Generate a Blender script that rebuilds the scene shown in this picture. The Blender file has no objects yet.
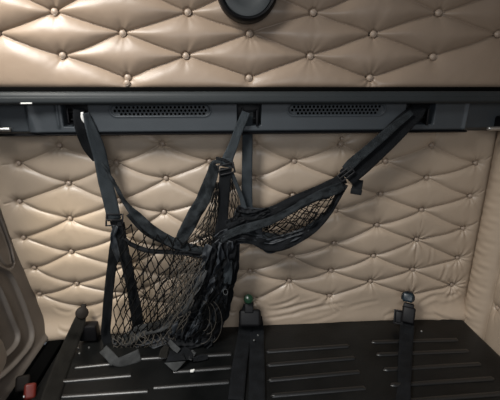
import bpy, bmesh, math, random
import numpy as np
from mathutils import Vector, Matrix, noise
random.seed(7); rng = np.random.RandomState(3)
SC = bpy.context.scene; COL = SC.collection

# ------------------------------------------------------------------ camera
F, PITCH, YAW = 375.0, math.radians(17), math.radians(4.2)
CAM = Vector((0.0, -1.5, 1.05))
cd = bpy.data.cameras.new('camera'); co = bpy.data.objects.new('camera', cd); COL.objects.link(co)
co.location = CAM; co.rotation_euler = (math.pi/2-PITCH, 0, -YAW)
cd.sensor_width = 36; cd.lens = F/500*36; cd.clip_start = .02
SC.camera = co

def ray(px, py):
    a, b = (px-250)/F, -(py-200)/F
    cp, sp, cy, sy = math.cos(PITCH), math.sin(PITCH), math.cos(YAW), math.sin(YAW)
    y, z = cp+sp*b, -sp+cp*b
    return Vector((a*cy+y*sy, -a*sy+y*cy, z))
def at(px, py, y=0.0):            # point of the plane y = const
    d = ray(px, py); return CAM+d*((y-CAM.y)/d.y)
def atz(px, py, z=0.0):           # point of a horizontal plane
    d = ray(px, py); return CAM+d*((z-CAM.z)/d.z)
def atx(px, py, x):               # point of a side plane
    d = ray(px, py); return CAM+d*((x-CAM.x)/d.x)
FWD = ray(250, 200).normalized()
def px2m(p, n): return n*((p-CAM).dot(FWD))/F

# ------------------------------------------------------------------ materials
def mat(name, col, rough=.5, metal=0., bump=0., bscale=200., var=0., vscale=6., spec=.5, weave=False, coat=0., dirt=None):
    m = bpy.data.materials.new(name); m.use_nodes = True
    nt = m.node_tree; N = nt.nodes; L = nt.links; b = N['Principled BSDF']
    b.inputs['Base Color'].default_value = (*col, 1); b.inputs['Roughness'].default_value = rough
    b.inputs['Metallic'].default_value = metal; b.inputs['Specular IOR Level'].default_value = spec
    b.inputs['Coat Weight'].default_value = coat; b.inputs['Coat Roughness'].default_value = .25
    tc = N.new('ShaderNodeTexCoord')
    if var:
        n = N.new('ShaderNodeTexNoise'); n.inputs['Scale'].default_value = vscale; n.inputs['Detail'].default_value = 5
        L.new(tc.outputs['Object'], n.inputs['Vector'])
        r = N.new('ShaderNodeValToRGB'); r.color_ramp.elements[0].position = .3; r.color_ramp.elements[1].position = .7
        r.color_ramp.elements[0].color = (*[c*(1-var) for c in col], 1)
        hi = dirt if dirt else [min(1, c*(1+var)) for c in col]
        r.color_ramp.elements[1].color = (*hi, 1)
        L.new(n.outputs['Fac'], r.inputs['Fac']); L.new(r.outputs['Color'], b.inputs['Base Color'])
        mr = N.new('ShaderNodeMapRange'); mr.inputs['To Min'].default_value = rough*.85; mr.inputs['To Max'].default_value = min(1, rough*1.2)
        L.new(n.outputs['Fac'], mr.inputs['Value']); L.new(mr.outputs['Result'], b.inputs['Roughness'])
    if bump:
        bp = N.new('ShaderNodeBump'); bp.inputs['Strength'].default_value = bump; bp.inputs['Distance'].default_value = .002
        if weave:
            w = N.new('ShaderNodeTexWave'); w.bands_direction = 'X'; w.inputs['Scale'].default_value = bscale; w.inputs['Distortion'].default_value = 1.5
            uv = N.new('ShaderNodeUVMap'); L.new(uv.outputs['UV'], w.inputs['Vector']); L.new(w.outputs['Fac'], bp.inputs['Height'])
        else:
            n2 = N.new('ShaderNodeTexNoise'); n2.inputs['Scale'].default_value = bscale; n2.inputs['Detail'].default_value = 3
            L.new(tc.outputs['Object'], n2.inputs['Vector']); L.new(n2.outputs['Fac'], bp.inputs['Height'])
        L.new(bp.outputs['Normal'], b.inputs['Normal'])
    return m
M = {}
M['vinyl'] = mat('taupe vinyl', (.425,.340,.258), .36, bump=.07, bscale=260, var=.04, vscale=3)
M['vinyl_dimmed'] = mat('taupe vinyl upper dimmed', (.300,.227,.168), .38, bump=.07, bscale=260, var=.04, vscale=3)  # browner vinyl, darkened further in place of dimmer light on the upper panel
M['button'] = mat('button vinyl', (.37,.29,.225), .38)
M['plastic'] = mat('slate plastic', (.042,.050,.057), .5, bump=.18, bscale=700, var=.08, vscale=9)
M['rail'] = mat('rail coating', (.022,.026,.028), .55, spec=.3, bump=.08, bscale=500, var=.1, vscale=5)
M['black'] = mat('black plastic', (.005,.005,.006), .5, spec=.22)
M['hole'] = mat('vent backing', (.012,.014,.016), .7)
M['board'] = mat('black moulded board', (.0026,.0031,.0033), .36, spec=.24, bump=.30, bscale=90, var=.3, vscale=5, dirt=(.0075,.008,.008))
M['board_bead'] = mat('rib plastic', (.007,.007,.007), .36, bump=.1, bscale=200, spec=.7)
M['web'] = mat('slate webbing', (.040,.048,.054), .72, bump=.5, bscale=3.2, weave=True, spec=.15, var=.2, vscale=25)
M['webdark'] = mat('black webbing', (.0075,.0085,.010), .7, bump=.5, bscale=3.2, weave=True, spec=.15, var=.3, vscale=25)
M['webgrey'] = mat('worn grey webbing', (.060,.063,.064), .75, bump=.6, bscale=3.2, weave=True, spec=.15, var=.3, vscale=30)
M['webbrown'] = mat('olive grey webbing', (.015,.014,.012), .75, bump=.5, bscale=3.2, weave=True, spec=.15, var=.2, vscale=25)
M['hem'] = mat('dark hem webbing', (.022,.026,.029), .75, bump=.6, bscale=3.2, weave=True, spec=.15, var=.45, vscale=40)
M['thread'] = mat('black net cord', (.005,.005,.005), .8, spec=.1)
M['threadtan'] = mat('taupe net cord', (.075,.066,.054), .75)
M['cloth'] = mat('dark net cloth', (.017,.021,.026), .6, bump=.5, bscale=120, var=.5, vscale=18)
M['chrome'] = mat('dull metal', (.45,.45,.44), .35, metal=.9)
M['white'] = mat('white plastic', (.75,.75,.72), .5)
M['greyface'] = mat('grey disc face', (.030,.035,.037), .5, bump=.2, bscale=400)
M['door'] = mat('warm grey plastic', (.125,.108,.094), .5, bump=.3, bscale=500, var=.06, vscale=6)
M['beige'] = mat('beige plastic', (.48,.40,.32), .5, bump=.15, bscale=300)
M['red'] = mat('red plastic', (.13,.014,.008), .45)
M['brown'] = mat('brown plastic', (.014,.011,.009), .65, spec=.2)
M['green'] = mat('green glossy plastic', (.008,.035,.016), .3)
M['blue'] = mat('blue black glossy plastic', (.008,.018,.026), .3)
M['dark'] = mat('dark floor', (.004,.004,.004), .95, spec=0.)

# ------------------------------------------------------------------ object helpers
def tag(o, label=None, cat=None, group=None, kind=None):
    if label: o['label'] = label
    if cat: o['category'] = cat
    if group: o['group'] = group
    if kind: o['kind'] = kind
    return o
def empty(name, loc):
    o = bpy.data.objects.new(name, None); o.location = loc; o.empty_display_size = .05; COL.objects.link(o); return o
ROOTS = {}
def link(name, me, m, parent=None):
    me.materials.append(m)
    o = bpy.data.objects.new(name, me); COL.objects.link(o)
    if parent is not None:
        o.parent = parent
        o.matrix_parent_inverse = Matrix.Translation(parent.location).inverted() if parent.parent is None else Matrix.Identity(4)
    return o
def mesh(name, V, Fc, m, parent=None, smooth=True, uv=None):
    me = bpy.data.meshes.new(name); me.from_pydata([tuple(v) for v in V], [], Fc); me.update()
    if smooth: me.polygons.foreach_set('use_smooth', [True]*len(me.polygons))
    if uv is not None:
        l = me.uv_layers.new(name='UVMap'); li = np.zeros(len(me.loops), dtype=np.int32); me.loops.foreach_get('vertex_index', li)
        l.data.foreach_set('uv', np.array(uv, dtype=np.float32)[li].ravel())
    return link(name, me, m, parent)
def gridmesh(name, P, m, parent=None, flip=False):      # P: (rows, cols, 3)
    r, c = P.shape[:2]
    me = bpy.data.meshes.new(name); me.vertices.add(r*c); me.vertices.foreach_set('co', P.reshape(-1).astype(np.float32))
    idx = np.arange(r*c).reshape(r, c)
    q = np.stack([idx[:-1,:-1], idx[:-1,1:], idx[1:,1:], idx[1:,:-1]], -1).reshape(-1, 4)
    if flip: q = q[:, ::-1]
    n = len(q); me.loops.add(n*4); me.loops.foreach_set('vertex_index', q.reshape(-1).astype(np.int32))
    me.polygons.add(n); me.polygons.foreach_set('loop_start', np.arange(0, n*4, 4, dtype=np.int32))
    me.polygons.foreach_set('loop_total', np.full(n, 4, dtype=np.int32))
    me.polygons.foreach_set('use_smooth', np.ones(n, dtype=bool)); me.update(calc_edges=True); me.validate()
    return link(name, me, m, parent)
def rbox(bm, c, size, bev=.002, rot=None, seg=2):
    r = bmesh.ops.create_cube(bm, size=1.0); vs = r['verts']
    bmesh.ops.scale(bm, vec=size, verts=vs)
    es = list({e for v in vs for e in v.link_edges})
    b = bmesh.ops.bevel(bm, geom=es, offset=min(bev, min(size)*.45), segments=seg, affect='EDGES', profile=.5)
    vs = list({v for f in b['faces'] for v in f.verts} | {v for v in vs if v.is_valid})
    allv = set()
    stack = [vs[0]]
    while stack:
        v = stack.pop()
        if v in allv: continue
        allv.add(v); stack += [e.other_vert(v) for e in v.link_edges]
    vs = list(allv)
    if rot is not None: bmesh.ops.rotate(bm, cent=(0,0,0), matrix=rot, verts=vs)
    bmesh.ops.translate(bm, vec=c, verts=vs); return vs
def fin(name, bm, m, parent=None, smooth=True):
    me = bpy.data.meshes.new(name); bmesh.ops.recalc_face_normals(bm, faces=bm.faces); bm.to_mesh(me); bm.free()
    if smooth:
        me.polygons.foreach_set('use_smooth', [True]*len(me.polygons)); 
        try: me.set_sharp_from_angle(angle=math.radians(40))
        except Exception: pass
    return link(name, me, m, parent)
def lathe(bm, prof, c, axis, seg=24):                  # prof: (radius, along)
    ax = Vector(axis).normalized(); u = ax.orthogonal().normalized(); v = ax.cross(u); rows = []
    for r, h in prof:
        rows.append([bm.verts.new(Vector(c)+ax*h+(u*math.cos(2*math.pi*k/seg)+v*math.sin(2*math.pi*k/seg))*max(r,1e-5)) for k in range(seg)])
    for a, b in zip(rows, rows[1:]):
        for k in range(seg): bm.faces.new([a[k], a[(k+1)%seg], b[(k+1)%seg], b[k]])
def catmull(P, n):
    P = [np.array(p, float) for p in P]
    if len(P) == 2: return [P[0]+(P[1]-P[0])*i/n for i in range(n+1)]
    Q = [2*P[0]-P[1]]+P+[2*P[-1]-P[-2]]; out = []; S = len(P)-1
    for i in range(n+1):
        t = i/n*S; k = min(int(t), S-1); f = t-k; a, b, c, d = Q[k:k+4]
        out.append(.5*((2*b)+(-a+c)*f+(2*a-5*b+4*c-d)*f*f+(-a+3*b-3*c+d)*f**3))
    return out
def tubes(name, lines, r, m, parent, sides=5):
    V = []; Fc = []
    for ln in lines:
        ln = [Vector(p) for p in ln]; base = len(V); n = len(ln)
        for i, p in enumerate(ln):
            t = (ln[min(i+1, n-1)]-ln[max(i-1, 0)])
            if t.length < 1e-7: t = Vector((0,0,1))
            t.normalize(); u = t.cross(Vector((.2,1,.1))).normalized(); v = t.cross(u)
            for k in range(sides):
                a = 2*math.pi*k/sides; V.append(p+(u*math.cos(a)+v*math.sin(a))*r)
        for i in range(n-1):
            for k in range(sides):
                Fc.append((base+i*sides+k, base+i*sides+(k+1)%sides, base+(i+1)*sides+(k+1)%sides, base+(i+1)*sides+k))
    return mesh(name, V, Fc, m, parent)
def ribbon(name, pts, m, parent, th=.0016, n=48, wav=.0015, seed=0, cup=0., world=False):
    # pts: (px, py, y, width_px, twist_deg)  -- or (x, y, z, width_m, twist) when world
    R = []
    for p in pts:
        if world: R.append((p[0], p[1], p[2], p[3], p[4] if len(p) > 4 else 0))
        else:
            w = at(p[0], p[1], p[2]); R.append((w.x, w.y, w.z, px2m(w, p[3]), p[4] if len(p) > 4 else 0))
    R = catmull(R, n); K = 7; V = []; UV = []; acc = 0
    for i, p in enumerate(R):
        c = Vector(p[:3]); t = Vector((R[min(i+1,n)]-R[max(i-1,0)])[:3]).normalized()
        if i: acc += (Vector(R[i][:3])-Vector(R[i-1][:3])).length
        view = (CAM-c).normalized(); s = t.cross(view).normalized(); nn = s.cross(t).normalized()
        q = Matrix.Rotation(math.radians(p[4]), 3, t); s = q@s; nn = q@nn
        for side in (1, -1):
            for k in range(K):
                f = (k/(K-1)-.5)
                wv = wav*noise.noise(Vector((f*2.5+seed*7.3, acc*22, seed)))*2 + cup*(f*f*4)*p[3]
                V.append(c+s*(f*p[3])+nn*(wv+side*th/2)); UV.append((f*p[3]*100, acc*100))
    Fc = []; W = 2*K
    for i in range(n):
        a, b = i*W, (i+1)*W
        for k in range(K-1):
            Fc.append((a+k, a+k+1, b+k+1, b+k)); Fc.append((a+K+k+1, a+K+k, b+K+k, b+K+k+1))
        Fc.append((a, b, b+K, a+K)); Fc.append((a+K-1, a+2*K-1, b+2*K-1, b+K-1))
    for a, rv in ((0, 0), (n*W, 1)):
        for k in range(K-1):
            f = (a+k, a+K+k, a+K+k+1, a+k+1); Fc.append(f[::-1] if rv else f)
    return mesh(name, V, Fc, m, parent, uv=UV)

# ------------------------------------------------------------------ tufted upholstery as a height field
def vnoise(X, Z, sc, seed, octv=2):
    out = np.zeros_like(X)
    for o in range(octv):
        s = sc*2**o; r = np.random.RandomState(seed+o*17); G = r.rand(256, 256)*2-1
        x, z = X*s+500.3, Z*s+500.7; xi, zi = np.floor(x).astype(int), np.floor(z).astype(int); fx, fz = x-xi, z-zi
        fx = fx*fx*(3-2*fx); fz = fz*fz*(3-2*fz)
        g = lambda a, b: G[a%256, b%256]
        out += ((g(xi,zi)*(1-fx)+g(xi+1,zi)*fx)*(1-fz)+(g(xi,zi+1)*(1-fx)+g(xi+1,zi+1)*fx)*fz)/2**o
    return out
def tuft(X, Z, buttons, seams, H, w, hs_k, pleats=(), creases=(), wr=.0035, wrin=None, groove=.0055, bow=0., rb_=.0092):
    h = np.full(X.shape, H*1.0); lines = np.zeros_like(X)
    Xw = X+.004*vnoise(X, Z, 7, 5); Zw = Z+.004*vnoise(X, Z, 7, 9)
    k = 260.; acc = np.exp(-k*h)
    def seg(a, b, bw):
        ax, az = a; bx, bz = b; L = math.hypot(bx-ax, bz-az); ux, uz = (bx-ax)/L, (bz-az)/L
        t = ((Xw-ax)*ux+(Zw-az)*uz)/L; tc = np.clip(t, 0, 1)
        sag = -bw*4*tc*(1-tc)
        return np.hypot(Xw-(ax+ux*L*tc), Zw-(az+uz*L*tc)-sag), tc
    for a, b in seams:
        ds, t = seg(a, b, bow); hs = H*hs_k*(4*t*(1-t))**.8
        acc += np.exp(-k*(hs+(H*1.08-hs)*(1-np.exp(-ds/w)))); lines = np.maximum(lines, np.exp(-(ds/.0022)**2))
    for a, b, kk in pleats:
        ds, t = seg(a, b, 0); hs = H*(kk)+H*.0*t
        acc += np.exp(-k*(hs+(H*1.08-hs)*(1-np.exp(-ds/(w*.35)))))*.8
    for i, (bx, bz) in enumerate(buttons):
        r = np.hypot(X-bx, Z-bz)
        acc += np.exp(-k*(H*1.08*(1-np.exp(-(r/.032)))))
    h = -np.log(acc)/k
    for i, (bx, bz) in enumerate(buttons):
        dx, dz = X-bx, Z-bz; r = np.hypot(dx, dz); th = np.arctan2(dz, dx); rr = np.random.RandomState(i+40)
        A = wr*(wrin[i] if wrin else 1.)
        v = sum(np.cos(rr.randint(4, 13)*th+rr.rand()*6.3)*rr.rand() for _ in range(4))
        h += A*v*np.exp(-r/.035)*np.clip(r/.015, 0, 1)
    for bx, bz in buttons:
        r = np.hypot(X-bx, Z-bz); h -= .007*np.exp(-((r-rb_-.001)/.0028)**2)
    for (ax, az, bx, bz, d, ww) in creases:
        ds, t = seg((ax, az), (bx, bz), .012*math.sin(ax*40)); e = (np.sin(np.pi*np.clip(t, 0, 1)))**.5
        h += -d*np.exp(-(ds/ww)**2)*e+d*.5*np.exp(-((ds-2*ww)/ww)**2)*e
    h += .0016*vnoise(X, Z, 8, 3)+.0003*vnoise(X, Z, 35, 8)
    return h-groove*lines
def make_button(parent, p, nrm, r, m=None):
    bm = bmesh.new(); lathe(bm, [(r*.95,-.006),(r*1.02,0),(r*.97,r*.22),(r*.86,r*.36),(r*.80,r*.34),(r*.6,r*.48),(r*.3,r*.58),(0,r*.61)], p, nrm, 20)
    return fin('button', bm, m or M['button'], parent)

def xz(px, py, y=0.): v = at(px, py, y); return (v.x, v.z)
# main back wall: buttons on a regular diamond lattice
cols = [-.81,-.627,-.425,-.24,-.055,.125,.30,.478,.67,.862,1.068]
def even_z(j, x): # j-th row of the outer lattice
    L = [.758,.606,.450,.313,.187]; R = [.737,.590,.437,.296,.158]; f = (x+.81)/1.88
    return L[j]*(1-f)+R[j]*f
odd_z = [.826,.680,.535,.388,.252,.118]
G = {}
for ci, x in enumerate(cols):
    if ci % 2 == 0:
        for j in range(5): G[(ci, 2*j+1)] = (x, even_z(j, x))
    else:
        for j in range(6):
            z = odd_z[j]+(.01 if ci > 5 and j == 3 else 0)
            if ci == 1: z = [.829,.677,.529,.382,.238,.12][j]
            G[(ci, 2*j)] = (x, z)
overrides = {(0,3):(20,201),(0,5):(24,237),(1,8):(77,283),(1,2):(69,183),(1,4):(70.4,218),(1,6):(71.7,251),(0,1):(19,163),(0,7):(34.7,267),(0,9):(40,293),
 (3,0):(162.5,143.6),(3,2):(166,178),(3,4):(164,211.6),(4,1):(209.5,161.3),(2,1):(116.6,162.6),(5,0):(254,143),(5,2):(253,178),(5,8):(250,270.5),
 (6,1):(294,161),(6,3):(292.6,195),(6,7):(291,255),(6,9):(289,280.3),(7,0):(340,144),(7,4):(335,210),(7,6):(333.5,242.5),(7,8):(330.6,270),(7,10):(329,294.6),
 (8,3):(380,193.5),(8,5):(376.5,224.5),(8,7):(373,255.3),(8,9):(370,280.5),(8,1):(385,161),(9,0):(431,145),(9,2):(426,177.6),(9,4):(421,209.3),(9,6):(416,239),(9,8):(412,269),
 (10,1):(475,162.6),(10,3):(469.5,195.6),(10,5):(462.6,228),(10,7):(457,257),(10,9):(451,284)}
for k_, v_ in overrides.items(): G[k_] = xz(*v_)
seams = []
for (i, j), p in G.items():
    for dj in (1, -1):
        q = G.get((i+1, j+dj))
        if q: seams.append((p, q))
pleats = [(G[(9,4)], G[(9,6)], .55), (G[(9,6)], G[(9,8)], .5), (G[(9,8)], G[(9,10)], .5), (G[(7,8)], G[(7,10)], .7), (G[(6,7)], G[(6,9)], .55), (G[(7,6)], G[(7,8)], .8)]
for ci in (0, 10):
    for j in range(5):
        x, z = G[(ci, 2*j+1)]; s = -1 if ci == 0 else 1
        pleats.append(((x, z), (x+s*.05, z+(.03 if s > 0 else -.004)), .45))
for ci in (1, 3, 5, 7, 9):
    x, z = G[(ci, 0)]; pleats.append(((x, z), (x+.006, z+.05), .55))
cr = []
for a in [((266,308),(322,296),.006,.006),((262,315),(300,309),.004,.005),((290,312),(345,300),.005,.006),((268,304),(300,293),.006,.006),((300,318),(340,308),.003,.006),
          ((416,300),(448,292),.008,.007),((418,309),(452,316),.006,.006),((425,305),(445,318),.005,.005),((433,296),(458,288),.006,.006),((380,313),(402,309),.005,.006),
          ((345,306),(378,298),.003,.006),((445,262),(438,280),.006,.005),((452,262),(447,281),.006,.005),((430,247),(428,262),.005,.005),((237,309),(225,306),.004,.005),
          ((330,296),(340,306),.005,.004),((328,297),(333,308),.004,.004),((62,322),(80,323),.005,.005),((55,303),(75,309),.004,.006),((92,314),(104,312),.004,.005),((96,325),(103,335),.004,.005),
          ((458,232),(470,224),.005,.004),((466,200),(478,196),.004,.004),((452,288),(463,296),.006,.004),((455,284),(464,283),.005,.004)]:
    p, q = xz(*a[0]), xz(*a[1]); cr.append((p[0], p[1], q[0], q[1], a[2]*.55, a[3]*1.4))
xs = np.arange(-.95, 1.1521, .0027); zs = np.arange(-.03, .93, .0027); X, Z = np.meshgrid(xs, zs)
wrin = []; bl = list(G.items())
for (i, j), p in bl: wrin.append(.7+(2.6 if i >= 9 and j >= 5 else 0)+(.8 if j >= 9 else 0)+(.8 if j == 0 else 0)+(.6 if i == 10 else 0))
H0 = .040
h = tuft(X, Z, [p for _, p in bl], seams, H0, .036, .28, pleats, cr, .0013, wrin, bow=.006)
h *= 1-np.exp(-np.clip(1.152-X, 0, 9)/.022)
h += (.014+.030*np.abs((X-.2)/.92)**4)*np.exp(-(np.clip(Z, 0, 9)/.055)**2)
h *= 1-np.exp(-np.clip(Z+.03, 0, 9)/.008)
P = np.stack([X, -h, Z], -1)
back = gridmesh('wall_back', P, M['vinyl'])
tag(back, 'taupe diamond-tufted vinyl back wall of the sleeper cab below the grey trim', kind='structure')
for (i, j), p in bl:
    if (i, j) in [(5,10),(9,10),(1,10)]: continue
    make_button(back, (p[0], -.004, p[1]), (0, -1, .12), .0092)
make_button(back, (*[xz(340,137.5)[0], -.026], xz(340,137.5)[1]), (0,-1,.1), .008)

# ------------------------------------------------------------------ upper padded panel
UY = -.07
up = {}
for n_, l in {0:[(123,33.5),(249.5,34),(373,34.3),(497,34.3),(-3,33)], 1:[(63,55.5),(186,56),(310,56.3),(432.5,57)], 2:[(128,77.5),(249,78),(369.5,78)], -1:[(55,12),(188,12.5),(313,12.8),(438,13)]}.items():
    for q in l: up[(n_, round(q[0]))] = xz(q[0], q[1], UY)
U = list(up.values())
us = []
def near(a, b, r=.30): return abs(a[0]-b[0]) < r and a is not b
R_ = {n_: [p for (m_, _), p in up.items() if m_ == n_] for n_ in (-1, 0, 1, 2)}
z2 = R_[0][0][1]+.155
R_[-2] = [(x, z2) for x, _ in R_[0]]
R_[-1].append((R_[-1][0][0]-.5, R_[-1][0][1])); R_[-1].append((1.29, R_[-1][0][1])); R_[1].append((R_[1][0][0]-.47, R_[1][0][1])); R_[1].append((1.30, R_[1][0][1]))
for a in (-2, -1, 0, 1):
    for p in R_[a]:
        for q in R_[a+1]:
            if near(p, q): us.append((p, q))
us = [s for s in us if not (s[0][1] < 1.2 and s[1][0] > 1.25)]
xs = np.arange(-1.0, 1.30, .003); zs = np.arange(1.035, 1.46, .003); X, Z = np.meshgrid(xs, zs)
UB = U+R_[-2]
h = tuft(X, Z, UB, us, (.044), .055, .16, [(up[(2,128)], (up[(2,128)][0], 1.03), .4)], (), .0011, bow=.0, rb_=.0118)
h *= 1-np.exp(-np.clip(Z-1.034, 0, 9)/.008)
top = empty('upper_bunk', (.1, UY, 1.04))
tag(top, 'taupe diamond-tufted vinyl panel of the folded bunk above the dark rail', 'padded panel')
gridmesh('padding', np.stack([X, UY-h, Z], -1), M['vinyl_dimmed'], top)
bm = bmesh.new(); rbox(bm, (.15, UY+.028, 1.245), (2.3, .04, .43), .004); fin('backing_board', bm, M['black'], top)
for p in U: make_button(top, (p[0], UY-.003, p[1]), (0,-1,0), .0118)
b2 = xz(128,83,UY); make_button(top, (b2[0], UY-.016, b2[1]), (0,-1,0), .011)

# round cover at the top centre
cb, cm = at(248, 22, -.148), at(248, 13, -.148); dd_ = cm.z-cb.z; ww_ = px2m(cm, 21)
rc = (ww_*ww_+dd_*dd_)/(2*dd_); cc = Vector((cb.x, -.148, cb.z+rc))
rt = empty('round_cover', (cc.x, UY, cc.z)); tag(rt, 'round grey disc with a black rim set in the tufted panel at top centre', 'cover')
bm = bmesh.new(); lathe(bm, [(rc*.80,-.012),(rc*.84,.022),(rc*.90,.030),(rc*.97,.024),(rc,.012),(rc,-.024)], (cc.x,-.12,cc.z), (0,-1,0), 72); fin('rim', bm, M['black'], rt)
bm = bmesh.new(); lathe(bm, [(rc*.86,.004),(rc*.80,.013),(rc*.55,.017),(rc*.5,.014),(0,.016)], (cc.x,-.12,cc.z), (0,-1,0), 72); fin('face', bm, M['greyface'], rt)

# ------------------------------------------------------------------ rail
def extrude_x(name, prof, x0, x1, m, parent, n=2):
    bm = bmesh.new(); A = [bm.verts.new((x0, y, z)) for y, z in prof]; B = [bm.verts.new((x1, y, z)) for y, z in prof]
    for k in range(len(prof)): bm.faces.new([A[k], A[(k+1)%len(prof)], B[(k+1)%len(prof)], B[k]])
    bm.faces.new(A); bm.faces.new(B[::-1]); return fin(name, bm, m, parent)
RY = -.150
zt, zb = at(250, 91.5, RY+.02).z, at(250, 104.3, RY).z
rail = empty('bunk_rail', (.1, RY, zb)); tag(rail, 'long dark slate rail running the full width under the upper tufted panel', 'rail')
pr = [(RY+.055, zt), (RY+.022, zt)]
for k in range(7): a = math.pi/2+k/6*math.pi/2; pr.append((RY+.018+.016*math.cos(a), zt-.018+.018*math.sin(a)))
zm = zb+.020
pr += [(RY+.002, zm+.006), (RY-.003, zm+.002)]
for k in range(7): a = math.pi+k/6*math.pi/2; pr.append((RY+.010+.014*math.cos(a), zb+.012+.012*math.sin(a)))
pr += [(RY+.03, zb), (RY+.055, zb+.004)]
extrude_x('rail_profile', pr, -1.05, 1.22, M['rail'], rail)
bm = bmesh.new(); rbox(bm, (.1, RY+.040, zt+.004), (2.3, .012, .022), .002); fin('rail_gap_shade', bm, M['dark'], rail)  # black strip standing in for the shadow gap above the rail
s0 = at(26.5, 103.6, RY-.004); bm = bmesh.new(); rbox(bm, (s0.x, RY-.0045, s0.z+.001), (px2m(s0, 11), .003, px2m(s0, 1.5)), .001); tag(fin('sticker', bm, M['white'], rail), 'small white strip')

# ------------------------------------------------------------------ grey housing with vents and strap slots
HY = -.112
def hx(px): return at(px, 118, HY).x
zt2 = zt-.012; z134 = at(250, 133.5, HY+.008).z
xs = np.arange(-1.0, 1.20, .002); zs = np.arange(z134-.004, zt2, .0015); X, Z = np.meshgrid(xs, zs)
def sm(a, b, v): t = np.clip((v-a)/(b-a), 0, 1); return t*t*(3-2*t)
D = np.zeros_like(X)                       # depth behind the face
D += .035*(1-sm(0, .022, Z-z134+.004))**2.2
e0, e1 = hx(30), hx(467)
D += .03*(1-sm(e0-.03, e0, X)) + .04*sm(e1, e1+.012, X)
rid = np.exp(-((X-(hx(27)+.22*(zt2-Z)))/.012)**2)+np.exp(-((X-(hx(467)-.05*(zt2-Z)))/.008)**2); D -= .006*rid
slots = [(hx(62), hx(89)), (hx(237), hx(261.5)), (hx(405), hx(434.5))]
zsb = at(250, 126, HY).z
for a, b in slots: D += .045*sm(a, a+.006, X)*(1-sm(b-.006, b, X))*sm(zsb, zsb+.008, Z)
a = hx(59); D -= .006*np.exp(-((X-a+.003)/.005)**2)*sm(zsb-.01, zsb+.01, Z)
vents = [(hx(111), hx(210.5)), (hx(288), hx(384))]; zv0, zv1 = at(250, 115.6, HY).z, at(250, 104, HY).z
for a, b in vents:
    cx_, hw = (a+b)/2, (b-a)/2; cz_, hh = (zv0+zv1)/2, (zv1-zv0)/2
    qx, qz = np.abs(X-cx_)-hw+.022, np.abs(Z-cz_)-hh+.022
    sd = np.hypot(np.maximum(qx, 0), np.maximum(qz, 0))+np.minimum(np.maximum(qx, qz), 0)-.022
    D += .003*(1-sm(-.005, .0, sd)); D -= .002*np.exp(-((sd-.002)/.003)**2)
hous = empty('trim_panel', (.1, HY, z134)); tag(hous, 'slate plastic trim strip with two perforated vents and three strap slots under the rail', 'trim panel')
gridmesh('cover', np.stack([X, HY+D, Z], -1), M['plastic'], hous)
extrude_x('lower_lip', [(HY+.03, z134-.003), (HY+.008, z134-.003), (HY+.002, z134+.001), (HY+.008, z134+.0045), (HY+.03, z134+.005)], e0-.12, e1+.012, M['black'], hous)
for a, b in vents:                           # grille plates with round holes
    V = []; Fc = []; sp = .0145; rh = .0046; y0 = HY+.0022
    bm = bmesh.new(); cz_ = (zv0+zv1)/2; hh = (zv1-zv0)/2
    nx = int((b-a)/sp); dz = sp*.80; nz = int(2*hh/dz)
    for jz in range(nz):
        for ix in range(nx+1):
            x = a+.008+ix*sp+(sp/2 if jz % 2 else 0); z = zv0+dz*(jz+.6)
            ins = min(x-a, b-x); 
            if ins < .012+max(0, .02-(z-zv0))*.9*(1 if True else 0): continue
            # raised rim around a dark well
            for (r0, r1, ya, yb, mi) in ((rh, rh*1.08, y0-.0002, y0-.0012, 0), (rh*1.08, rh*1.25, y0-.0012, y0+.0008, 0)):
                ring0 = [bm.verts.new((x+r0*math.cos(k*math.pi/4), ya, z+r0*math.sin(k*math.pi/4))) for k in range(8)]
                ring1 = [bm.verts.new((x+r1*math.cos(k*math.pi/4), yb, z+r1*math.sin(k*math.pi/4))) for k in range(8)]
                for k in range(8): f = bm.faces.new([ring0[k], ring0[(k+1)%8], ring1[(k+1)%8], ring1[k]])
            well = [bm.verts.new((x+rh*math.cos(k*math.pi/4), y0-.0002, z+rh*math.sin(k*math.pi/4))) for k in range(8)]
            f = bm.faces.new(well); f.material_index = 1
    me = bpy.data.meshes.new('vent_grille'); bm.to_mesh(me); bm.free()
    o = link('vent_grille', me, M['plastic'], hous); me.materials.append(M['dark'])
for k, (a, b) in enumerate(slots):
    bm = bmesh.new(); xm = (a+b)/2; w = b-a
    rbox(bm, (xm, HY+.038, zsb+.045), (w-.002, .006, .075), .001)
    fin('slot_back', bm, M['black'], hous)
    bm = bmesh.new(); rbox(bm, (xm+w*.0, HY+.006, zsb+.053), (.05, .012, .006), .002); rbox(bm, (xm-.024, HY+.01, zsb+.04), (.006, .03, .05), .002); rbox(bm, (xm+.028, HY+.008, zsb+.028), (.007, .03, .06), .002); rbox(bm, (xm, HY+.012, zsb+.026), (.05, .010, .007), .002)
    fin('anchor_bracket', bm, M['black'], hous)
    bm = bmesh.new(); rbox(bm, (xm+.004, HY+.020, zsb+.043), (.024, .008, .022), .002); tag(fin('anchor_plate', bm, M['webgrey'], hous), 'grey metal plate')

# silver levers at the two ends
for sgn, (px, py), lab in ((-1, (2, 129.5), 'dull silver lever end poking in at the left edge under the rail'), (1, (496, 128.5), 'dull silver lever end poking in at the right edge under the rail')):
    c = at(px, py, -.12); rt = empty('release_lever', c); tag(rt, lab, 'lever')
    bm = bmesh.new(); rbox(bm, c+Vector((sgn*.024, 0, 0)), (px2m(c, 15)+.06, .02, px2m(c, 4.2)), .007, seg=3)
    fin('lever_tip', bm, M['chrome'], rt)
    bm = bmesh.new(); rbox(bm, c+Vector((sgn*.06, .04, .02)), (.07, .07, .05), .01); fin('lever_mount', bm, M['black'], rt)

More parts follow.
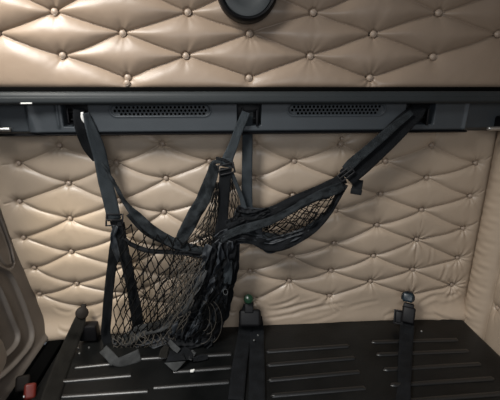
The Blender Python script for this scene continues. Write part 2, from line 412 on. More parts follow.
# ------------------------------------------------------------------ right side wall: bolster roll and a tufted pad
WX = 1.165
ys = np.arange(-.95, .012, .003); zs = np.arange(-.30, 1.5, .003); Yg, Z = np.meshgrid(ys, zs)
g1 = atx(487, 300, 1.135).y; bw_ = abs(g1)
rb = atx(495, 308, 1.15)
rbut = [(rb.y, rb.z), (rb.y-.19, rb.z+.085), (rb.y, rb.z+.15), (rb.y, rb.z+.30), (rb.y-.19, rb.z+.235), (rb.y, rb.z+.45), (rb.y-.19, rb.z+.385),(rb.y-.38, rb.z),(rb.y-.38, rb.z+.15)]
rs = [(p, q) for p in rbut for q in rbut if p is not q and abs(abs(p[0]-q[0])-.19) < .01 and abs(p[1]-q[1]) < .09 and p[0] > q[0]]
hp = tuft(Yg, Z, rbut, rs, .040, .03, .4, [((rb.y, rb.z), (g1, rb.z+.02), .5), ((rb.y, rb.z+.15), (g1, rb.z+.17), .5), ((rb.y, rb.z+.3), (g1, rb.z+.31), .5)], (), .003)
hp *= 1-np.exp(-np.clip(g1-Yg, 0, 9)/.02)
u = np.clip(-Yg/bw_, 0, 1); hb = .050*np.sqrt(np.clip(1-(2*u-1)**2, 0, 1))
wz = sum(a*np.sin(Z*f+Yg*ff+p) for a, f, ff, p in ((.0016,95,20,0),(.0012,151,-35,2),(.001,211,30,4)))
hb += wz*np.clip(u*(1-u)*4, 0, 1)*(.35+.65*np.clip(.8-Z, 0, 1))
hh_ = np.where(Yg > g1, hb, hp)
P = np.stack([WX-hh_, Yg, Z], -1)
wr_ = gridmesh('wall_right', P, M['vinyl'], flip=True); tag(wr_, 'taupe padded right side wall with a vertical bolster roll in the corner', kind='structure')
for p in rbut: make_button(wr_, (WX-.004, p[0], p[1]), (-1, 0, 0), .0105)

# ------------------------------------------------------------------ left side wall: sculpted warm grey plastic
def lx(z): return float(np.interp(z, [-.3,.0,.155,.277,.44,.61,1.1], [-.75,-.772,-.808,-.831,-.862,-.882,-.93]))
ys = np.arange(-.95, .0, .003); zs = np.arange(.012, 1.5, .003); Yg, Z = np.meshgrid(ys, zs)
XL = np.interp(Z, [-.3,.0,.155,.277,.44,.61,1.1], [-.75,-.772,-.808,-.831,-.862,-.882,-.93])+.05*np.clip(-Yg-.1, 0, 1)*0
def wl(px, py):                             # pixel -> (y, z) of that wall
    x = -.82
    for _ in range(6): p = atx(px, py, x); x = lx(p.z)
    return (p.y, p.z)
def pdist(poly, closed=False):
    d = np.full(Yg.shape, 9.); pts = catmull([(*p,) for p in poly], 40)
    for a, b in zip(pts, pts[1:]):
        L2 = ((b-a)**2).sum()+1e-12; t = np.clip(((Yg-a[0])*(b[0]-a[0])+(Z-a[1])*(b[1]-a[1]))/L2, 0, 1)
        d = np.minimum(d, np.hypot(Yg-a[0]-t*(b[0]-a[0]), Z-a[1]-t*(b[1]-a[1])))
    return d, pts
def inside(pts):
    pts = list(pts); c = np.zeros(Yg.shape, bool)
    for a, b in zip(pts, pts[1:]+pts[:1]):
        if a[1] == b[1]: continue
        cond = ((a[1] > Z) != (b[1] > Z)) & (Yg < (b[0]-a[0])*(Z-a[1])/(b[1]-a[1])+a[0]); c ^= cond
    return c
L1 = [wl(*p) for p in [(-14,262),(2,268),(13,276),(24,300),(31,320),(34,334),(31,346),(18,362),(6,374),(-12,388)]]
L2 = [wl(*p) for p in [(-14,272),(0,282),(9,300),(16,318),(22,333),(20,345),(9,357),(-10,368)]]
d1, q1 = pdist(L1); d2, q2 = pdist(L2)
in1, in2 = inside(q1), inside(q2)
sd1 = np.where(in1, d1, -d1); sd2 = np.where(in2, d2, -d2)
off = .0*Yg
off -= .014*sm(-.002, .010, sd1)
off += .010*sm(-.006, .002, sd2) - .016*sm(.004, .010, sd2)
off += .003*np.exp(-(d1/.004)**2)
S1 = [wl(*p) for p in [(-6,206),(3,228),(10,248),(13,262)]]
d3, _ = pdist(S1); off -= .010*np.exp(-(d3/.006)**2); off += .003*np.exp(-((d3-.011)/.004)**2)
S2 = [wl(*p) for p in [(14,262),(11,267),(4,264),(-6,244)]]
d4, _ = pdist(S2); off -= .007*np.exp(-(d4/.005)**2)
S3 = [wl(*p) for p in [(0,205),(9,232),(20,262),(34,300),(44,325)]]
off += .012*(1-np.exp(-np.clip(-Yg, 0, 1)/.01))                # rolled rear edge
off += .010*np.exp(-((Z-.012)/.012)**2)                         # bottom ledge
P = np.stack([XL+off-.012, Yg, Z], -1)
lw = gridmesh('wall_left', P, M['door']); tag(lw, 'sculpted warm grey plastic left side panel with a rounded storage pocket', kind='structure')

# ------------------------------------------------------------------ lower bunk board
bd = empty('bunk_board', (.2, -.03, 0)); tag(bd, 'black moulded plastic lower bunk board with pressed ribs and worn scratches', 'bunk board')
bl_, br_ = -.705, 1.118
xs = np.arange(bl_, br_, .004); ys = np.arange(-.90, -.015, .004); X, Yg2 = np.meshgrid(xs, ys)
Zb = .0015*vnoise(X, Yg2, 8, 2)
edge = np.minimum(X-bl_, br_-X); Zb -= .03*np.exp(-np.clip(edge, 0, 9)/.006)
# shallow recessed field right of each belt
for (px0, py0, px1, py1) in ((258,346,352,388),(372,336,470,388),(160,350,236,388),(55,360,118,388)):
    pass
gridmesh('board_skin', np.stack([X, Yg2, Zb], -1), M['board'], bd)
bm = bmesh.new(); rbox(bm, ((bl_+br_)/2, -.458, -.045), (br_-bl_-.012, .86, .05), .006); fin('board_core', bm, M['board'], bd)
ribs = [(73,367,112,363),(58,381,133,374.5),(199,355,233,353),(172,371,233,366.5),(152,387,231,381),(265,351,350,345),(266,364.5,356,357),(267,379.5,361,371),(270,395,367,387),
        (371,341.5,459,339),(376,354,470,350),(383,369,482,363),(390,384.5,495,377.5),(139,358,168,356),(395,401,512,392),(60,396,150,390)]
for x0, y0, x1, y1 in ribs:
    a, b = atz(x0, y0, .004), atz(x1, y1, .004); L = (b-a).length; rot = Matrix.Rotation(math.atan2(b.y-a.y, b.x-a.x), 3, 'Z')
    w, hgt = .0105, .0075; bm = bmesh.new(); rows = []; ns = 40
    for i in range(ns+1):
        t = i/ns; s = t*L-L/2; e = min(1, math.sqrt(max(0, 1-max(0, (abs(s)-(L/2-w))/w)**2)))
        rows.append([bm.verts.new(rot@Vector((s, w*e*math.cos(math.pi*k/8), hgt*e*math.sin(math.pi*k/8)-.001))+(a+b)/2-Vector((0,0,.004))) for k in range(9)])
    for p, q in zip(rows, rows[1:]):
        for k in range(8): bm.faces.new([p[k], q[k], q[k+1], p[k+1]])
    fin('rib', bm, M['board_bead'], bd)
for px, py in [(78,348),(89,347.3),(79.5,353),(258,335),(254,340),(421.5,331)]:
    c = atz(px, py, .019 if 250 < px < 260 else .003); bm = bmesh.new(); lathe(bm, [(.0042,-.003),(.0042,.0005),(.003,.0022),(0,.0026)], c, (0,0,1), 12)
    tag(fin('rivet', bm, M['chrome'], bd), 'pale metal rivet')
c = atz(192, 371, .008); bm = bmesh.new(); rbox(bm, c, (.014, .012, .007), .003); rbox(bm, c+Vector((.006,.003,.001)), (.008,.008,.006), .002)
tag(fin('paper_scrap', bm, M['white']), 'tiny white scrap lying on a rib of the black board', 'scrap')
# dark floor under the board; black strip in place of shade in the gap at left
bm = bmesh.new(); rbox(bm, (.15, -.6, -.32), (2.4, 1.8, .04), .002); tag(fin('floor', bm, M['dark']), 'dark cab floor under the bunk board', kind='structure')
bm = bmesh.new(); rbox(bm, (-.742, -.45, -.07), (.066, .9, .13), .010); tag(fin('side_gap_shade', bm, M['dark']), 'black strip standing in for shade in the gap beside the bunk board', kind='structure')

# ------------------------------------------------------------------ buckle pieces
def frame_basis(c, ang, tilt=0.):
    v = (CAM-c).normalized(); r = Vector((0,0,1)).cross(v).normalized(); r = r if r.x > 0 else -r; u = v.cross(r) if v.cross(r).z > 0 else r.cross(v)
    R = Matrix((r, u, v)).transposed(); R = R@Matrix.Rotation(math.radians(ang), 3, 'Z')@Matrix.Rotation(math.radians(tilt), 3, 'X'); return R
def ladder_buckle(c, wpx, hpx, ang, parent, m=None, bars=3):
    w, hh = px2m(c, wpx), px2m(c, hpx); R = frame_basis(c, ang); bm = bmesh.new(); t = .0065
    for s in (-1, 1): rbox(bm, R@Vector((s*(w/2-t/2), 0, 0))+c, (t, hh, .008), .002, R)
    for k in range(bars):
        yy = -hh/2+t/2+(hh-t)*k/(bars-1); rbox(bm, R@Vector((0, yy, .001*(k==1)))+c, (w, t*.9, .007), .002, R)
    return fin('buckle', bm, m or M['black'], parent)

# ------------------------------------------------------------------ the safety net
net = empty('bunk_safety_net', at(180, 290, -.12)); tag(net, 'black bunk safety net hanging by slate webbing straps from three slots under the rail', 'safety net')
y1 = -.115
# left hanging strap: a dark twisted upper length and a flat lower one
ribbon('strap', [(79,108,HY-.012,10,0),(79.5,116,-.13,12,0),(83,128,-.125,15,10),(90,145,-.105,17,25),(98,160,-.095,13,40)], M['webdark'], net, seed=1)
ribbon('strap', [(86,113,-.132,7,-30),(91,128,-.13,11,-20),(97,145,-.12,13,-10),(101,160,-.11,13,0),(105,180,-.10,13.5,0),(110,200,-.10,13.5,0),(114.5,220,-.10,13,0)], M['web'], net, seed=2)
ribbon('glint_sliver', [(82,112,-.139,2,0),(83,118,-.139,4,0),(84.5,123,-.138,1,0)], M['white'], net, seed=90, n=8)  # white sliver put in for a bright glint on the strap
c = at(114.5, 220, -.108); ladder_buckle(c, 17, 13, -8, net)
ribbon('strap', [(116,220,-.10,12,0),(118,232,-.10,11,10),(114,248,-.10,9,-10),(112,265,-.10,9,0),(109,290,-.10,9,10),(107,315,-.105,9,0),(106,335,-.105,9,0),(112,352,-.125,9,10),(118,357,-.135,9,10)], M['webdark'], net, seed=3, wav=.004)
ribbon('strap', [(121,222,-.105,7,20),(122,238,-.11,9,0),(126,262,-.115,10,10),(131,285,-.12,10,-10),(135,305,-.12,11,10),(139,330,-.12,11,0)], M['webdark'], net, seed=4, wav=.004)
ribbon('strap', [(116,226,-.12,5,20),(113,238,-.12,6,-20),(116,250,-.12,7,10),(120,262,-.12,5,30)], M['cloth'], net, seed=14, wav=.006)
# top hem from the left slot down and across
ribbon('hem', [(88,138,-.10,3,0),(99,158,-.105,3,20),(113,181,-.11,3.5,20),(126,204,-.115,5,10),(138,217,-.12,9,0),(152,230,-.125,10,0),(170,241,-.13,10,5),(190,248,-.135,9,10),(212,252,-.135,8,0),(230,243,-.13,7,0)], M['hem'], net, seed=5, wav=.008, n=90)
ribbon('hem', [(128,214,-.112,5,0),(145,232,-.118,5,0),(165,243,-.125,4,10),(188,253,-.13,5,10),(208,256,-.13,6,0)], M['webdark'], net, seed=6, wav=.004)
# centre pair: slanted strap with ladder buckle, straight strap behind
ribbon('strap', [(246,112,-.13,8,0),(243,120,-.13,9,0),(238,132,-.12,9,0),(233,146,-.115,9.5,0),(228,158,-.11,11,0),(226,167,-.11,13,0)], M['web'], net, seed=7)
ribbon('strap', [(247.5,116,-.12,10,0),(247.5,140,-.085,10.5,0),(247,175,-.08,10.5,0),(247,200,-.085,11,0),(248,218,-.10,11,0)], M['web'], net, seed=8, wav=.001)
c = at(226.5, 169, -.118); ladder_buckle(c, 17, 11, 12, net, bars=3)
ribbon('strap', [(226,168,-.118,12,0),(225,180,-.12,12,0),(224,195,-.122,11,0),(223,212,-.125,11,0),(221,230,-.13,12,0),(220,246,-.135,12,0)], M['webdark'], net, seed=9)
ribbon('hem', [(222,161,-.105,9,60),(214,163,-.10,6,40),(213,172,-.10,11,10),(209,184,-.10,13,0),(203,200,-.105,14,10),(196,212,-.11,14,-10),(189,225,-.115,14,0),(182,238,-.12,12,0),(180,246,-.125,8,0)], M['hem'], net, seed=10, wav=.010, n=60)
ribbon('hem', [(216,158,-.10,3,0),(224,160,-.112,3,0),(234,166,-.115,3,0)], M['webdark'], net, seed=33)
ribbon('strap', [(231,172,-.115,5,20),(237,186,-.115,4,0),(242,200,-.12,5,20),(245,214,-.125,7,0)], M['web'], net, seed=11)
# right strap, wide and diagonal, with slide buckle
ribbon('strap', [(419,105,HY+.0,13,0),(416,112,-.125,16,0),(404,123,-.13,19,0),(390,137,-.125,20,0),(374,152,-.12,21,0),(360,165,-.12,21,0),(346,178,-.12,19,0)], M['webdark'], net, seed=12, wav=.0015)
ribbon('strap', [(412,112,-.140,6,0),(397,124,-.140,8,0),(382,137,-.137,9,0),(367,150,-.132,9,0),(352,163,-.13,10,0),(346,170,-.128,10,0)], M['hem'], net, seed=13, wav=.0008)
c = at(346, 174, -.13); ladder_buckle(c, 17, 9, 42, net)
c = at(357, 187, -.12); R = frame_basis(c, -5); bm = bmesh.new(); rbox(bm, c, (px2m(c, 10), px2m(c, 15), .006), .003, R); rbox(bm, R@Vector((0,-.018,.004))+c, (px2m(c, 11), px2m(c, 6), .008), .003, R); fin('strap_end_tab', bm, M['webdark'], net)

def sheet(name, L, R, m, parent, nu=44, nv=70, folds=5, amp=.008, seed=0, thick=.002):
    L = catmull([(*at(p[0], p[1], p[2]),) for p in L], nv); R = catmull([(*at(p[0], p[1], p[2]),) for p in R], nv)
    P = np.zeros((nv+1, nu+1, 3))
    for j in range(nv+1):
        for i in range(nu+1):
            s = i/nu; p = L[j]*(1-s)+R[j]*s; t = j/nv
            ph = folds*math.pi*2*(s+.08*math.sin(t*5+seed)+.05*noise.noise(Vector((s*3, t*4, seed))))
            a = amp*(math.sin(ph)+.5*math.sin(2.3*ph+seed+3*t))+amp*1.4*noise.noise(Vector((s*6, t*9, seed+3.1)))
            p = p+np.array((0, -a, 0)); P[j, i] = p
    o = gridmesh(name, P, m, parent); md = o.modifiers.new('thick', 'SOLIDIFY'); md.thickness = thick; return o
def netting(name, L, R, nu, nv, r, m, parent, seed=0, jit=.22, bulge=.02, sub=2):
    L = catmull([(*at(p[0], p[1], p[2]),) for p in L], 60); R = catmull([(*at(p[0], p[1], p[2]),) for p in R], 60)
    rr = np.random.RandomState(seed); J = rr.randn(nu*2+3, nv+2, 2)*jit
    def pt(s, t):
        s = min(max(s, 0), 1); t = min(max(t, 0), 1); f = t*60; k = min(int(f), 59); f -= k
        a = L[k]*(1-f)+L[k+1]*f; b = R[k]*(1-f)+R[k+1]*f; p = a*(1-s)+b*s
        p = p+np.array((0, -bulge*math.sin(math.pi*s)*math.sin(math.pi*t)+.01*noise.noise(Vector((s*4, t*4, seed+.5))), 0)); return p
    def node(i, j):
        e = 0 < i < 2*nu
        return (i/(2*nu)+(J[i, j, 0]*.5/nu if e else 0), j/nv+J[i, j, 1]*.5/nv)
    lines = []
    for j in range(nv):
        for i in range(2*nu+1):
            if (i+j) % 2: continue
            for di in (-1, 1):
                if not 0 <= i+di <= 2*nu: continue
                a, b = node(i, j), node(i+di, j+1); ln = []
                for q in range(sub+1):
                    f = q/sub; s_ = f*f*(3-2*f); ln.append(pt(a[0]*(1-s_)+b[0]*s_, a[1]*(1-f)+b[1]*f))
                lines.append(ln)
    return tubes(name, lines, r, m, parent, 4)
# main pouch netting, front and crumpled rear layer
netting('netting', [(121,220,-.118),(117,255,-.125),(115,290,-.125),(113,320,-.125),(112,348,-.13)],
        [(206,246,-.14),(200,268,-.145),(190,290,-.15),(178,312,-.15),(165,335,-.14)], 9, 12, .0024, M['thread'], net, seed=1, bulge=.035, sub=3)
netting('netting', [(165,246,-.105),(170,262,-.105),(170,290,-.105),(162,318,-.11),(150,338,-.115)],
        [(210,252,-.13),(204,270,-.13),(194,292,-.13),(182,312,-.13),(168,335,-.12)], 9, 18, .0014, M['threadtan'], net, seed=2, jit=.45, bulge=.01)
netting('netting', [(122,236,-.09),(122,270,-.09),(124,300,-.09),(126,335,-.10)],
        [(205,254,-.12),(196,280,-.12),(185,305,-.12),(170,335,-.12)], 8, 10, .0018, M['thread'], net, seed=12, jit=.4, bulge=.0)
netting('netting', [(168,262,-.15),(160,285,-.15),(152,310,-.15),(148,335,-.14)],
        [(208,254,-.15),(200,278,-.155),(188,300,-.16),(172,330,-.15)], 7, 16, .0013, M['threadtan'], net, seed=21, jit=.5, bulge=.02)
ribbon('hem', [(122,238,-.128,4,0),(134,246,-.132,5,10),(150,251,-.138,5,0),(170,252,-.142,4,10),(192,254,-.145,5,0),(208,256,-.145,5,0)], M['webdark'], net, seed=81, wav=.008)
netting('netting', [(200,256,-.165),(192,280,-.17),(184,305,-.175),(172,330,-.165)],
        [(234,250,-.15),(234,275,-.155),(228,305,-.16),(214,338,-.15)], 6, 14, .0015, M['thread'], net, seed=33, jit=.6, bulge=.02)
netting('netting', [(190,270,-.168),(182,292,-.17),(174,315,-.17),(166,334,-.165)],
        [(205,262,-.17),(198,285,-.175),(192,308,-.175),(182,332,-.165)], 4, 14, .0013, M['threadtan'], net, seed=34, jit=.6, bulge=.01)
# small triangle netting below the centre buckle
netting('netting', [(216,182,-.112),(210,205,-.115),(198,228,-.12),(184,244,-.13)], [(219,182,-.12),(219,205,-.125),(217,228,-.13),(214,246,-.135)], 5, 9, .0015, M['thread'], net, seed=3, jit=.35, bulge=.01)
netting('netting', [(214,190,-.108),(206,212,-.112),(194,232,-.118),(184,245,-.125)], [(219,190,-.115),(219,210,-.12),(216,232,-.125),(212,246,-.13)], 5, 8, .0013, M['threadtan'], net, seed=4, jit=.5, bulge=.0)
netting('netting', [(230,180,-.12),(229,200,-.125),(229,220,-.13),(229,240,-.13)], [(232,180,-.115),(239,200,-.12),(243,216,-.125),(240,234,-.13)], 3, 7, .0015, M['thread'], net, seed=5, jit=.35, bulge=.01)
netting('netting', [(194,236,-.125),(200,240,-.13),(200,246,-.13)], [(216,232,-.13),(218,240,-.13),(216,248,-.13)], 6, 3, .0022, M['thread'], net, seed=15, jit=.35, bulge=.01)
# right pouch: two hems, netting, dark cloth folds
ribbon('hem', [(345,178,-.12,11,0),(330,185,-.12,10,10),(312,192,-.12,8,0),(294,200,-.12,9,0),(276,209,-.12,9,10),(258,216,-.125,9,0),(240,219,-.13,9,0),(226,226,-.135,10,0)], M['webdark'], net, seed=16, wav=.006, n=70)
ribbon('hem', [(343,186,-.135,9,0),(328,192,-.135,11,-10),(310,199,-.135,7,10),(290,211,-.14,7,0),(270,221,-.14,8,10),(250,227,-.145,9,0),(234,232,-.145,8,0),(220,240,-.14,8,0)], M['hem'], net, seed=17, wav=.006, n=70)
ribbon('hem', [(345,184,-.128,7,0),(338,197,-.13,6,0),(328,213,-.132,7,0),(314,227,-.135,10,0),(298,237,-.138,12,5),(282,244,-.14,13,0),(268,245,-.14,13,-10),(256,240,-.14,11,0),(240,236,-.14,10,0),(222,240,-.14,10,0)], M['webdark'], net, seed=18, wav=.009, n=80)
ribbon('hem', [(330,196,-.125,5,0),(316,197,-.125,9,0),(300,203,-.125,12,0),(284,212,-.125,9,0),(270,219,-.125,6,0)], M['hem'], net, seed=19, wav=.006)
ribbon('hem', [(325,214,-.128,4,0),(306,229,-.13,5,0),(284,237,-.13,6,0),(268,236,-.13,7,0),(250,232,-.13,6,0)], M['hem'], net, seed=20, wav=.006)
netting('netting', [(266,224,-.13),(285,214,-.13),(305,206,-.13),(322,200,-.13),(338,190,-.13)], [(262,240,-.135),(285,240,-.135),(306,230,-.135),(324,216,-.135),(338,196,-.13)], 3, 14, .0020, M['thread'], net, seed=6, jit=.15, bulge=.01)
netting('netting', [(262,226,-.115),(285,215,-.115),(305,207,-.115),(320,203,-.115)], [(262,240,-.12),(285,238,-.12),(304,229,-.12),(318,217,-.12)], 4, 16, .0018, M['thread'], net, seed=7, jit=.5, bulge=.0)
sheet('net_cloth', [(256,236,-.136),(272,238,-.138),(290,232,-.138),(308,226,-.138)], [(258,245,-.136),(270,253,-.138),(290,245,-.138),(310,234,-.138)], M['cloth'], net, folds=3, amp=.004, seed=12)
sheet('net_cloth', [(238,205,-.11),(262,208,-.11),(282,203,-.11),(306,193,-.11)], [(222,240,-.12),(252,228,-.12),(280,215,-.12),(306,199,-.12)], M['cloth'], net, folds=3, amp=.004, seed=2)
sheet('net_cloth', [(238,206,-.128),(248,209,-.128),(258,209,-.128),(268,207,-.126)], [(230,230,-.13),(244,226,-.13),(258,220,-.13),(270,214,-.128)], M['webdark'], net, folds=2, amp=.004, seed=15)
sheet('net_cloth', [(214,234,-.13),(222,230,-.13),(238,226,-.13),(262,226,-.13)], [(206,256,-.13),(222,252,-.13),(242,243,-.13),(264,246,-.13)], M['cloth'], net, folds=3, amp=.006, seed=5)
# gathered bundle of webbing hanging at the right of the pouch
bl1 = [(206,246,-.13),(200,262,-.13),(191,280,-.135),(182,300,-.14),(172,318,-.14),(165,334,-.13)]
br1 = [(236,240,-.125),(237,262,-.12),(234,284,-.12),(227,306,-.125),(222,326,-.13),(208,344,-.13)]
sheet('gathered_cloth', bl1, br1, M['cloth'], net, nu=80, nv=110, folds=6, amp=.012, seed=1)
def lerp_path(s, dy, w, tw, k0=0, k1=6):
    out = []
    for i in range(k0, k1):
        a, b = bl1[i], br1[i]; out.append((a[0]+(b[0]-a[0])*s, a[1]+(b[1]-a[1])*s, dy, w*(1+.15*math.sin(i*2.1+s*9)), tw*math.sin(i*1.7+s*5)))
    return out
for k, (s, dy, w, tw, mm) in enumerate([(.88,-.150,9,45,'webdark'),(.66,-.160,8,60,'webdark'),(.50,-.162,7,70,'cloth'),(.30,-.165,7,60,'webdark'),(.13,-.160,7,50,'cloth'),(.97,-.140,8,50,'webdark'),(.76,-.155,6,70,'cloth')]):
    ribbon('gathered_strap', lerp_path(s, dy, w, tw), M[mm], net, seed=40+k, wav=.013, n=90, cup=.15)
ribbon('gathered_strap', [(206,270,-.172,4,10),(202,277,-.178,6,0),(198,286,-.178,6.5,0),(193,294,-.175,5,10)], M['webgrey'], net, seed=50, wav=.006)
ribbon('gathered_strap', [(193,294,-.168,4,0),(190,302,-.178,7,0),(187,310,-.178,8,0),(188,316,-.172,4,0)], M['webgrey'], net, seed=51, wav=.008)
ribbon('gathered_strap', [(228,262,-.160,8,0),(228,272,-.170,9,0),(227,284,-.168,8,0)], M['web'], net, seed=52, wav=.004)
for (px, py, a_) in ((225.5,292,5),(212.5,338,-20),(191,338,30)):
    c = at(px, py, -.172) if py < 300 else (atz(px, py, .02) if py > 345 else at(px, py, -.15)); R = frame_basis(c, a_); ring = [R@Vector((px2m(c,2.2)*math.cos(q*math.pi/8), px2m(c,2.9)*math.sin(q*math.pi/8), 0))+c for q in range(17)]
    tubes('ring', [ring], .0017, M['webgrey'], net, 6)
strs = []
for k in range(9):
    x0 = 204+k*2.2; strs.append([at(x0+6*math.sin(t*3+k)*t-26*t*t*.6+4*math.sin(k*3+t*7), 300+38*t+2*math.sin(k), -.172-.004*math.sin(t*9+k)) for t in np.linspace(0, 1, 16)])
for (cx_, cy_, rx, ry, a0, a1) in ((207,318,9,16,-1.3,1.6),(203,316,7,15,-1.5,1.5),(208,322,14,22,-1.2,1.2),(200,330,12,14,-.9,1.5)):
    strs.append([at(cx_+rx*math.cos(t), cy_+ry*math.sin(t), -.178) for t in np.linspace(a0, a1, 20)])
tubes('loose_cord', strs[9:], .0009, M['threadtan'], net, 4)
tubes('loose_cord', strs[:9], .0012, M['thread'], net, 4)
# foot of the pouch: hem strap, black fold and the loose ends on the board
ribbon('hem', [(122,343,-.13,10,10),(130,338,-.135,12,0),(140,331,-.14,12,0),(152,328,-.145,11,0),(164,324,-.15,11,0),(173,315,-.155,9,20)], M['webgrey'], net, seed=60, wav=.004)
sheet('pouch_bottom', [(112,338,-.115),(128,341,-.12),(145,334,-.12),(166,326,-.125)], [(116,354,-.14),(132,352,-.15),(150,349,-.15),(172,345,-.15)], M['cloth'], net, folds=4, amp=.006, seed=8)
sheet('pouch_bottom', [(164,322,-.14),(180,318,-.15),(196,322,-.15),(214,326,-.14)], [(166,344,-.16),(180,352,-.17),(196,352,-.17),(212,344,-.16)], M['webdark'], net, folds=3, amp=.008, seed=9)
netting('netting', [(112,335,-.13),(113,352,-.145)], [(175,322,-.15),(176,346,-.16)], 14, 5, .0014, M['threadtan'], net, seed=31, jit=.5, bulge=.01)
def zr(name, pts, m, seed, wav=.002, n=24):
    W = []
    for px, py, z, w, tw in pts:
        c = atz(px, py, z); W.append((*c, px2m(c, w), tw))
    return ribbon(name, W, m, net, world=True, seed=seed, wav=wav, n=n)
zr('loose_end', [(103,349,.03,9,0),(110,356,.025,9,0),(115,362,.016,10,10)], M['webgrey'], 61)
zr('loose_end', [(113,362,.016,6,0),(120,362,.016,9,0),(130,359,.016,11,0),(140,355,.018,12,0)], M['webgrey'], 62)
zr('loose_end', [(169,341,.07,5,40),(173,346,.06,6,20),(179,351,.05,5,0)], M['webgrey'], 63)
zr('loose_end', [(167,346,.05,5,0),(164,352,.035,8,0),(163,358,.02,9,0)], M['webbrown'], 64)
zr('loose_end', [(176,350,.045,12,0),(176,356,.04,16,0),(176,361,.03,20,0)], M['webdark'], 65)
zr('loose_end', [(175,362,.026,21,0),(175,366,.018,13,0),(175,371,.012,3,0)], M['webgrey'], 66, wav=.0005)
zr('loose_end', [(190,360,.02,3,0),(192,355,.028,5,10),(194,351,.036,5,20)], M['webgrey'], 67)
zr('loose_end', [(193,360,.014,3,0),(200,358,.014,6,0),(208,357,.012,4,0)], M['webdark'], 68)
zr('loose_end', [(182,350,.05,8,0),(187,354,.035,10,0),(188,360,.02,9,0)], M['webdark'], 69)

# ------------------------------------------------------------------ three lower belts
def wpts(L):
    out = []
    for px, py, mode, val, w, tw in L:
        c = atz(px, py, val) if mode == 'z' else at(px, py, val); out.append((*c, px2m(c, w), tw))
    return out
# left
c0 = at(83, 325, -.08); b1 = empty('restraint_belt', c0); tag(b1, 'olive grey belt from a dark knob down over the left end of the board', 'belt', 'belts along the bunk board')
ribbon('webbing', wpts([(82,313,'y',-.085,8,0),(80,320,'y',-.10,11,0),(76,331,'y',-.12,13,0),(71,343,'z',.03,14,0),(64,360,'z',.016,15,0),(54,388,'z',.012,17,0),(49,404,'z',.012,18,0)]), M['webbrown'], b1, world=True, seed=71, wav=.0015)
c = at(82, 313, -.085); bm = bmesh.new(); R = frame_basis(c, -12); lathe(bm, [(0,-.014),(px2m(c,5),-.012),(px2m(c,6.2),-.002),(px2m(c,5.4),.008),(px2m(c,3),.012),(0,.013)], c, R@Vector((0,0,1)), 24); rbox(bm, R@Vector((.004,.022,0))+c, (px2m(c,5), px2m(c,7), .014), .005, R, 3); fin('knob', bm, M['brown'], b1)
c = at(89, 331, -.085); bm = bmesh.new(); rbox(bm, c, (px2m(c,18), .05, px2m(c,17)), .010); fin('anchor_block', bm, M['black'], b1)
# centre
c0 = at(250, 318, -.08); b2_ = empty('restraint_belt', c0); tag(b2_, 'wide black belt with a green-tipped buckle at the middle of the board', 'belt', 'belts along the bunk board')
ribbon('webbing', wpts([(247.5,304,'y',-.085,8,0),(247,312,'y',-.105,12,0),(246,322,'y',-.12,14,0),(245,334,'z',.02,14,0),(242,350,'z',.014,14,0),(239,370,'z',.012,15,0),(236,400,'z',.012,16,0)]), M['webdark'], b2_, world=True, seed=72)
ribbon('webbing', wpts([(257,316,'y',-.10,10,0),(257,326,'y',-.11,13,0),(257,338,'z',.012,14,0),(257,355,'z',.010,15,0),(257,375,'z',.009,16,0),(257,402,'z',.009,17,0)]), M['webdark'], b2_, world=True, seed=73)
c = at(248.5, 299, -.10); bm = bmesh.new(); R = frame_basis(c, 0)
lathe(bm, [(0,-.012),(.016,-.010),(.021,0),(.018,.009),(.008,.014),(0,.015)], c, R@Vector((0,0,1)), 24); fin('buckle_tip', bm, M['green'], b2_)
c = at(249, 307, -.095); bm = bmesh.new(); rbox(bm, c, (px2m(c,9), px2m(c,12), .018), .005, R, 3); fin('buckle_neck', bm, M['green'] if False else M['black'], b2_)
c = at(250, 318, -.112); bm = bmesh.new(); rbox(bm, c, (px2m(c,22), px2m(c,17), .03), .0145, R, 5); fin('buckle_body', bm, M['black'], b2_)
# right
c0 = at(408, 315, -.08); b3 = empty('restraint_belt', c0); tag(b3, 'black belt with a blue-black buckle near the right end of the board', 'belt', 'belts along the bunk board')
ribbon('webbing', wpts([(408,306,'y',-.09,10,0),(408,316,'y',-.11,12,0),(407,328,'z',.03,13,0),(406,345,'z',.012,13,0),(405,365,'z',.011,13,0),(404,385,'z',.011,13,20),(403,402,'z',.011,14,0)]), M['webdark'], b3, world=True, seed=74)
c = at(408, 297.5, -.10); bm = bmesh.new(); R = frame_basis(c, 0); rbox(bm, c, (px2m(c,10), px2m(c,9), .022), .008, R, 4)
fin('buckle_tip', bm, M['blue'], b3)
bm = bmesh.new(); arc = [R@Vector((px2m(c,5.6)*math.cos(t), px2m(c,5.6)*math.sin(t), .002))+c for t in np.linspace(-.5, math.pi+.5, 18)]
bm.free(); tubes('buckle_loop', [arc], .004, M['black'], b3, 8)
c = at(408.5, 307, -.10); bm = bmesh.new(); rbox(bm, c, (px2m(c,10), px2m(c,8), .02), .006, R, 3); fin('buckle_neck', bm, M['black'], b3)
c = at(408.5, 315, -.118); bm = bmesh.new(); rbox(bm, c, (px2m(c,12), px2m(c,16), .026), .008, R, 3); fin('buckle_body', bm, M['black'], b3)
c = at(398.5, 317, -.09); bm = bmesh.new(); rbox(bm, c, (px2m(c,7), px2m(c,12), .018), .006, R, 3); fin('side_block', bm, M['black'], b3)
c = at(398.5, 317, -.10); ladder_buckle(c, 9, 14, 3, b3, bars=2)

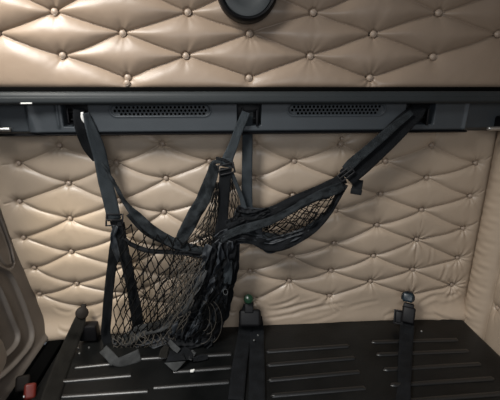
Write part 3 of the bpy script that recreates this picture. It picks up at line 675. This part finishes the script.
# ------------------------------------------------------------------ bits at the lower left
c = atz(29, 389, .02); rr_ = empty('buckle_stub', c); tag(rr_, 'small red plastic piece with a brown top in the dark gap at bottom left', 'buckle')
R = frame_basis(c, -14); bm = bmesh.new(); rbox(bm, c+R@Vector((.004,-.008,0)), (px2m(c,11), px2m(c,15), .025), .010, R, 4); fin('red_housing', bm, M['red'], rr_)
bm = bmesh.new(); rbox(bm, c+R@Vector((-.020,.022,-.012)), (px2m(c,13), px2m(c,15), .022), .009, R, 4); fin('brown_sleeve', bm, M['brown'], rr_)
bm = bmesh.new(); rbox(bm, c+R@Vector((-.014,-.022,.016)), (.005,.007,.004), .001, R); fin('catch', bm, M['chrome'], rr_)
q = [atx(p[0], p[1], -.74) for p in [(-22,322),(0,336),(4,341),(8,353),(7,363),(0,378),(-25,400)]]
V = []; 
bm = bmesh.new(); A = [bm.verts.new(p) for p in q]; B = [bm.verts.new(p+Vector((-.05,0,0))) for p in q]; n = len(q)
bm.faces.new(A); bm.faces.new(B[::-1])
for k in range(n): bm.faces.new([A[k], B[k], B[(k+1)%n], A[(k+1)%n]])
bmesh.ops.recalc_face_normals(bm, faces=bm.faces); bmesh.ops.bevel(bm, geom=list(bm.edges), offset=.006, segments=3, affect='EDGES')
tag(fin('armrest', bm, M['beige']), 'pale beige rounded padded corner cut off by the left edge below the pocket', 'armrest')

# ------------------------------------------------------------------ light: cab lamp upper left, daylight from the cab windows behind the viewer
def area(name, loc, target, size, power, col, sy=None):
    l = bpy.data.lights.new(name, 'AREA'); l.energy = power; l.color = col; l.size = size
    if sy: l.shape = 'RECTANGLE'; l.size_y = sy
    o = bpy.data.objects.new(name, l); COL.objects.link(o); o.location = loc
    o.rotation_euler = (Vector(target)-Vector(loc)).to_track_quat('-Z', 'Y').to_euler(); return o
area('cab_lamp', (-.90,-.45,1.78), (-.50,-.20,.6), .14, 12, (1,.95,.87))
l = bpy.data.lights.new('added_high_spot', 'SPOT'); l.energy = 240; l.color = (1,.98,.95); l.spot_size = math.radians(78); l.spot_blend = 1; l.shadow_soft_size = .34  # unseen added spot, cone shaped to leave the upper panel dimmer
o = bpy.data.objects.new('added_high_spot', l); COL.objects.link(o); o.location = (-.95,-1.35,2.2); o.rotation_euler = (Vector((-.05,-.25,0))-o.location).to_track_quat('-Z','Y').to_euler()
area('cab_daylight', (.1,-2.6,1.3), (.25,0,.2), 1.5, 15, (.95,.97,1), .7)
l = bpy.data.lights.new('added_warm_spot', 'SPOT'); l.energy = 14; l.color = (1,.90,.70); l.spot_size = math.radians(48); l.spot_blend = 1; l.shadow_soft_size = .04  # added spot for the warm patch at lower left, no lamp known there
o = bpy.data.objects.new('added_warm_spot', l); COL.objects.link(o); o.location = (-.80,-.42,.98); o.rotation_euler = (Vector((-.55,0,.24))-o.location).to_track_quat('-Z','Y').to_euler()
w = bpy.data.worlds.new('cab'); SC.world = w; w.use_nodes = True
w.node_tree.nodes['Background'].inputs[0].default_value = (.8,.88,1,1); w.node_tree.nodes['Background'].inputs[1].default_value = .10
SC.view_settings.view_transform = 'Standard'; SC.view_settings.look = 'None'; SC.view_settings.gamma = 1; SC.view_settings.use_curve_mapping = False
SC.view_settings.exposure = -.2
